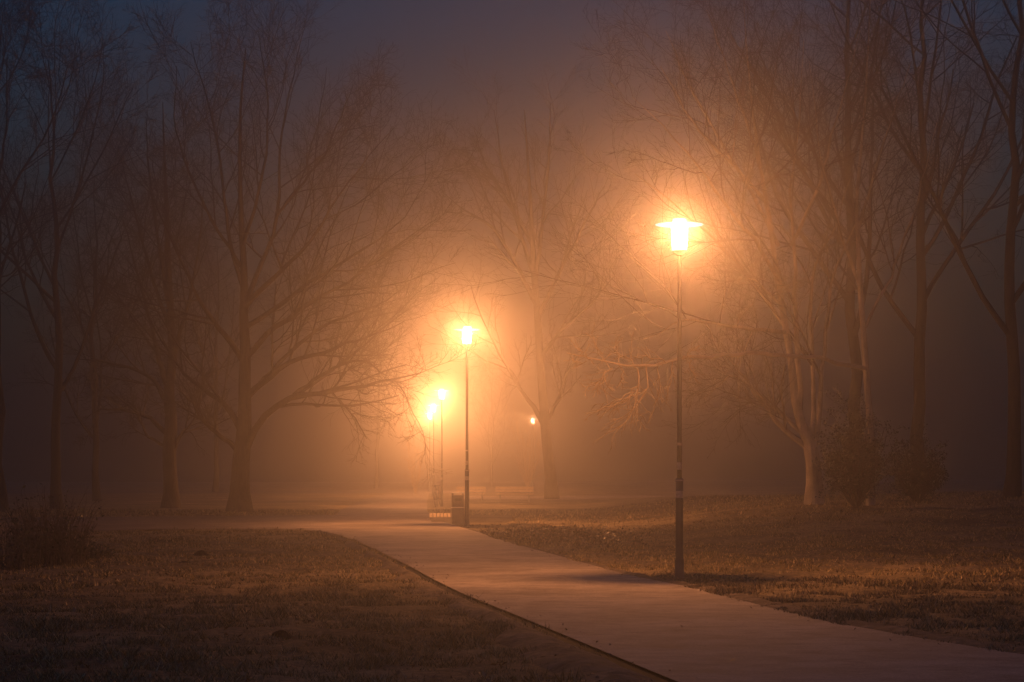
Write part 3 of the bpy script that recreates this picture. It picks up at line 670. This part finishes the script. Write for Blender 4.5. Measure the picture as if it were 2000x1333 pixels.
# ------------------------------------------------------------------ shrubs
def leafy_bush(name, px, dd, w, h, dep, nst, nleaf, seed, label, lean=0, leafs=(.05, .10)):
    r = np.random.RandomState(seed); x = (px - CX) / F * dd; z = tz(x, dd)
    root = empty(name, (x, dd, z)); tag(root, label, 'shrub')
    P = np.zeros((nst, 8, 3)); a = r.uniform(0, 2 * PI, nst); q = np.sqrt(r.uniform(.02, 1, nst))
    end = np.c_[np.cos(a) * q * w / 2 + lean * 1.0, np.sin(a) * q * dep / 2, h * (1 - .45 * q ** 2) * r.uniform(.6, 1.05, nst)]
    for i in range(8):
        t = i / 7; P[:, i] = end * [t ** .8, t ** .8, 1] * [1, 1, t] + r.normal(0, .02, (nst, 3)) * t
    R = np.linspace(.022, .007, 8)[None].repeat(nst, 0)
    C, CR = sprout(P, R, 7, .15, 1, .38, (25, 70), 5, .02, .15, r, .004, .6)
    D, DR = sprout(C, CR, 4, .2, 1, .5, (25, 60), 4, .02, .15, r, .003, .6)
    V, Fc = tubes([(P, R, 5), (C, CR, 4), (D, DR, 3)]); link('stems', np_mesh('stems', V, Fc), M['twig'], root)
    tips = np.concatenate([D.reshape(-1, 3), C[:, 2:].reshape(-1, 3)])
    c = tips[r.randint(0, len(tips), nleaf)] + r.normal(0, .05, (nleaf, 3)); c[:, 2] = np.maximum(c[:, 2], .03)
    # long drooping leaves
    u = r.normal(0, 1, (nleaf, 3)); u[:, 2] -= .5; u /= np.linalg.norm(u, axis=1)[:, None]
    v = np.cross(u, r.normal(0, 1, (nleaf, 3))); v /= np.linalg.norm(v, axis=1)[:, None]; nn = np.cross(u, v)
    s = r.uniform(leafs[0], leafs[1], nleaf)[:, None]
    Q = np.stack([c, c + u * s * .5 + v * s * .22 + nn * s * .06, c + u * s, c + u * s * .5 - v * s * .22 + nn * s * .06], 1).reshape(-1, 3)
    link('foliage', np_mesh('foliage', Q, np.arange(len(Q)).reshape(-1, 4)), M['leaf'], root, smooth=False)
    return root
leafy_bush('rhododendron_shrub', 1672, 63, 1.9, 2.9, 1.7, 30, 6500, 5, 'leafy evergreen bush with glossy drooping leaves at the foot of the pale smooth-barked tree')
leafy_bush('evergreen_shrub', 1792, 68, 1.7, 2.1, 1.6, 24, 4500, 6, 'dark evergreen bush right of the glossy-leaved one, lost in shade')
# reedy shrub on the left: upright thin stems
def reed(name, px, dd, w, h, nst, seed, label):
    r = np.random.RandomState(seed); x = (px - CX) / F * dd; root = empty(name, (x, dd, tz(x, dd))); tag(root, label, 'shrub')
    a = r.uniform(0, 2 * PI, nst); q = np.sqrt(r.rand(nst)); b0 = np.c_[np.cos(a) * q * w * .42, np.sin(a) * q * w * .4, np.zeros(nst) - .03]
    hh = h * r.uniform(.35, 1.05, nst) * (1 - .35 * q); out = np.c_[np.cos(a), np.sin(a), np.zeros(nst)] * (r.uniform(.02, .35, nst) * hh)[:, None]
    P = np.stack([b0 + out * (t ** 1.6) + np.c_[np.zeros(nst), np.zeros(nst), hh * t * (1 - .12 * t)] + r.normal(0, .012, (nst, 3)) for t in np.linspace(0, 1, 7)], 1)
    R = np.linspace(.009, .003, 7)[None].repeat(nst, 0)
    C, CR = sprout(P, R, 5, .1, 1, .3, (15, 60), 4, .04, .2, r, .003, .7)
    V, Fc = tubes([(P, R, 4), (C, CR, 3)]); link('stems', np_mesh('stems', V, Fc), M['twig'], root)
    n = nst * 7; ti = C.reshape(-1, 3); c = ti[r.randint(0, len(ti), n)]; u = r.normal(0, 1, (n, 3)); u /= np.linalg.norm(u, axis=1)[:, None]
    v = np.cross(u, r.normal(0, 1, (n, 3))); v /= np.linalg.norm(v, axis=1)[:, None]; s = r.uniform(.02, .05, n)[:, None]
    Q = np.stack([c, c + u * s + v * s * .4, c + u * 2 * s, c + u * s - v * s * .4], 1).reshape(-1, 3)
    link('foliage', np_mesh('foliage', Q, np.arange(len(Q)).reshape(-1, 4)), M['leaf'], root, smooth=False)
reed('twiggy_shrub', 95, 42, 1.5, 1.75, 190, 8, 'tall twiggy shrub of upright thin stems on the left lawn')
reed('twiggy_shrub', 10, 40, 1.3, 1.1, 110, 9, 'lower tangled shrub cut by the left edge in front of the tall twiggy one')
reed('twiggy_shrub', 182, 44, .9, .45, 90, 10, 'knee-high tuft of stems at the right foot of the tall twiggy shrub')
# pale birch-like sapling lit behind the fourth lamp
def sapling(px, dd, h, seed, label, nst=14, w=1.1):
    r = np.random.RandomState(seed); x = (px - CX) / F * dd; root = empty('sapling', (x, dd, tz(x, dd))); tag(root, label, 'sapling')
    a = r.uniform(0, 2 * PI, nst); P = np.stack([np.c_[np.cos(a) * w * t * .5, np.sin(a) * w * t * .5, h * t * r.uniform(.95, 1.05, nst) * np.linspace(.55, 1, nst)] + r.normal(0, .03, (nst, 3)) for t in np.linspace(0, 1, 8)], 1)
    R = np.linspace(.03, .008, 8)[None].repeat(nst, 0); g = crown(P, R, r, [(7, .2, 1, .4, (25, 60), 6, .04, .14, 4, .008), (5, .2, 1, .5, (25, 60), 4, .02, .14, 3, .007)])
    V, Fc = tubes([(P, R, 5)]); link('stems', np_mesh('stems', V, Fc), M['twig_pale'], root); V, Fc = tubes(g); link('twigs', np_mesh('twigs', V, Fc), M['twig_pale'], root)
sapling(812, 152, 3.6, 3, 'pale many-stemmed sapling in the glow left of the fourth lamp')
sapling(1030, 176, 6.2, 4, 'bare sapling whose twigs glow round the distant lamp by the middle tree', 16, 2.4)

# ------------------------------------------------------------------ waste bin, benches, bicycle, low bench
x = (894 - CX) / F * 69; bz = tz(x, 69) - .01
rt = empty('waste_bin', (x, 69, bz), .12, label='tall two-part metal waste bin beside the second lamp post', cat='waste bin')
MB().box((0, 0, .22), (.33, .33, .48)).build('lower_body', M['bin'], rt, bevel=.012)
MB().box((0, 0, .475), (.35, .35, .022)).build('divider_rail', M['binlid'], rt, bevel=.004)
MB().box((0, 0, .66), (.325, .325, .34)).build('upper_body', M['bin'], rt, bevel=.012)
MB().box((0, -.166, .70), (.2, .012, .07)).build('slot', M['rubber'], rt)
for sx in (-1, 1):
    for sy in (-1, 1): MB().box((sx * .145, sy * .145, .855), (.02, .02, .05)).build('lid_post', M['bin'], rt)
MB().box((0, 0, .888), (.36, .36, .016)).build('lid', M['binlid'], rt, bevel=.004)
# low slatted bench on a rounded dark base
dd = 70.5; x0 = (870 - CX) / F * dd
rt = empty('low_bench', (x0, dd, tz(x0, dd)), .05, label='low rounded bench with a pale slatted top left of the waste bin', cat='bench')
prof = [(-.46, .16), (-.45, .09), (-.40, .02), (-.30, -.02), (.30, -.02), (.40, .02), (.45, .09), (.46, .16)]
mb = MB(); V = [(px_, y_, z_) for y_ in (-.26, .26) for px_, z_ in prof]; nP = len(prof)
mb.add(V, [tuple(range(nP)), tuple(range(nP, 2 * nP))[::-1]] + [(i, i + nP, (i + 1) % nP + nP, (i + 1) % nP) for i in range(nP)])
mb.build('base', M['concrete'], rt, bevel=.01)
rot = np.array([[1, 0, 0], [0, math.cos(.35), -math.sin(.35)], [0, math.sin(.35), math.cos(.35)]])
for i in range(9):
    MB().box((-.42 + i * .105, 0, .215), (.085, .30, .028), rot).build('slat', M['wood'], rt, bevel=.004)
MB().box((0, .12, .20), (.9, .04, .08)).build('rail', M['concrete'], rt)
# two far benches
def bench(px, dd, w, label):
    x = (px - CX) / F * dd; r = empty('park_bench', (x, dd, tz(x, dd)), 0, label=label, cat='bench', group='benches beyond the bin')
    for i in range(3): MB().box((0, -.05 - .14 + i * .14, .44), (w, .12, .035)).build('seat_board', M['wood'], r, bevel=.006)
    rr = np.array([[1, 0, 0], [0, math.cos(-.2), -math.sin(-.2)], [0, math.sin(-.2), math.cos(-.2)]])
    for i in range(2): MB().box((0, .19 + i * .03, .60 + i * .15), (w, .03, .13), rr).build('back_board', M['wood'], r, bevel=.006)
    for sx in (-1, 1):
        MB().box((sx * w * .38, -.03, .21), (.07, .42, .42)).build('leg', M['concrete'], r, bevel=.01)
        MB().tube([(sx * w * .38, .17, .40), (sx * w * .38, .25, .82)], .02, 6).build('back_support', M['pole'], r)
bench(1005, 124, 1.95, 'far pale timber bench right of the second lamp post, nearest the middle tree')
bench(920, 124, 1.5, 'far pale timber bench half hidden by the second lamp post')
# bicycle leaning against the third post
x0 = (857.5 - CX) / F * 112.5; rb = empty('bicycle', (x0, 112.3, tz(x0, 112.3)), math.radians(66), label='dark bicycle leaning against the third lamp post', cat='bicycle')
rb.rotation_euler = (math.radians(-7), 0, math.radians(79)); I3 = np.eye(3)
for sx in (-.52, .52):
    wh = MB().torus(.33, .02, (sx, 0, .35), I3).build('wheel', M['rubber'], rb, True)
    s_ = MB()
    s_.torus(.305, .009, (0, 0, 0), I3)
    for k_ in range(12):
        a_ = 2 * PI * k_ / 12; s_.tube([(0, 0, 0), (.305 * math.cos(a_), 0, .305 * math.sin(a_))], .0025, 4, False)
    s_.tube([(0, -.04, 0), (0, .04, 0)], .02, 8)
    o = s_.build('rim', M['chrome'], wh, False); o.location = (sx, 0, .35)
f_ = MB(); bb = (-.06, 0, .30); st = (-.20, 0, .82); hd = (.36, 0, .82); hb = (.40, 0, .68)
for a_, c_ in ((bb, st), (st, hd), (bb, hb), ((-.52, .05, .35), bb), ((-.52, .05, .35), (-.18, .02, .76)), ((-.52, -.05, .35), bb), ((-.52, -.05, .35), (-.18, -.02, .76)), (hd, hb)): f_.tube([a_, c_], .016, 8)
f_.build('frame', M['bike'], rb, True)
MB().tube([(.40, .05, .68), (.52, .05, .35)], .011, 6).tube([(.40, -.05, .68), (.52, -.05, .35)], .011, 6).tube([(.40, -.055, .68), (.40, .055, .68)], .014, 6).build('fork', M['bike'], rb, True)
MB().tube([(.36, 0, .82), (.34, 0, .98)], .013, 8).tube([(.20, -.29, 1.0), (.32, -.24, 1.02), (.35, 0, .99), (.32, .24, 1.02), (.20, .29, 1.0)], .012, 8).build('handlebar', M['chrome'], rb, True)
MB().tube([(-.20, 0, .80), (-.225, 0, .93)], .013, 8).build('seat_post', M['chrome'], rb, True)
MB().tube([(-.36, 0, .955), (-.28, 0, .96), (-.18, 0, .95), (-.08, 0, .945)], [.055, .07, .035, .02], 10).build('saddle', M['rubber'], rb, True)
cr = MB(); cr.torus(.095, .008, (-.06, .05, .30), I3, 24, 5); cr.tube([(-.06, -.07, .30), (-.06, .07, .30)], .014, 8); cr.tube([(-.06, .07, .30), (.08, .07, .22)], .009, 6).tube([(-.06, -.07, .30), (-.20, -.07, .38)], .009, 6)
ck = cr.build('crank', M['chrome'], rb, True)
MB().box((.08, .12, .22), (.09, .08, .02)).build('pedal', M['rubber'], ck); MB().box((-.20, -.12, .38), (.09, .08, .02)).build('pedal', M['rubber'], ck)
MB().torus(.37, .012, (-.52, 0, .35), I3, 40, 5).build('mudguard', M['bike'], rb, True)

# ------------------------------------------------------------------ fog
hz = MB().box((0, 150, 16), (320, 360, 35)); hz = hz.build('haze', None); hz['kind'] = 'stuff'; hz['label'] = 'night fog filling the park'; hz['category'] = 'fog'
m = bpy.data.materials.new('fog'); m.use_nodes = True; nt = m.node_tree; nt.nodes.remove(nt.nodes['Principled BSDF'])
v = node(nt, 'ShaderNodeVolumePrincipled'); v.inputs['Color'].default_value = (.74, .74, .76, 1); v.inputs['Density'].default_value = .0047; v.inputs['Anisotropy'].default_value = .925
nt.links.new(v.outputs[0], nt.nodes['Material Output'].inputs['Volume']); hz.data.materials.append(m)

# ------------------------------------------------------------------ sky: deep dusk, and a faint moon
w = bpy.data.worlds.new('World'); sc.world = w; w.use_nodes = True; nt = w.node_tree; bg = nt.nodes['Background']
sky = node(nt, 'ShaderNodeTexSky', sky_type='NISHITA'); sky.sun_disc = False; sky.sun_elevation = math.radians(-1.05); sky.sun_rotation = math.radians(200)
tint = node(nt, 'ShaderNodeMixRGB', blend_type='MULTIPLY'); tint.inputs[0].default_value = 1; tint.inputs[2].default_value = (.10, .62, 1.8, 1)
nt.links.new(sky.outputs[0], tint.inputs[1]); nt.links.new(tint.outputs[0], bg.inputs['Color']); bg.inputs['Strength'].default_value = .15

# ------------------------------------------------------------------ camera and render settings
cam = bpy.data.cameras.new('camera'); co = bpy.data.objects.new('camera', cam); COL.objects.link(co); sc.camera = co
cam.lens = 85; cam.sensor_width = 36; cam.clip_end = 2000; cam.shift_y = (HOR - 666.5) / 2000
co.location = (0, 0, EYE); co.rotation_euler = (PI / 2, 0, 0)
sc.view_settings.view_transform = 'Standard'; sc.view_settings.look = 'None'; sc.view_settings.gamma = 1; sc.view_settings.exposure = 0
cy = sc.cycles
cy.use_denoising = True; cy.max_bounces = 6; cy.diffuse_bounces = 1; cy.glossy_bounces = 1; cy.transmission_bounces = 1; cy.volume_bounces = 1; cy.transparent_max_bounces = 12
cy.sample_clamp_indirect = 2; cy.use_light_tree = True
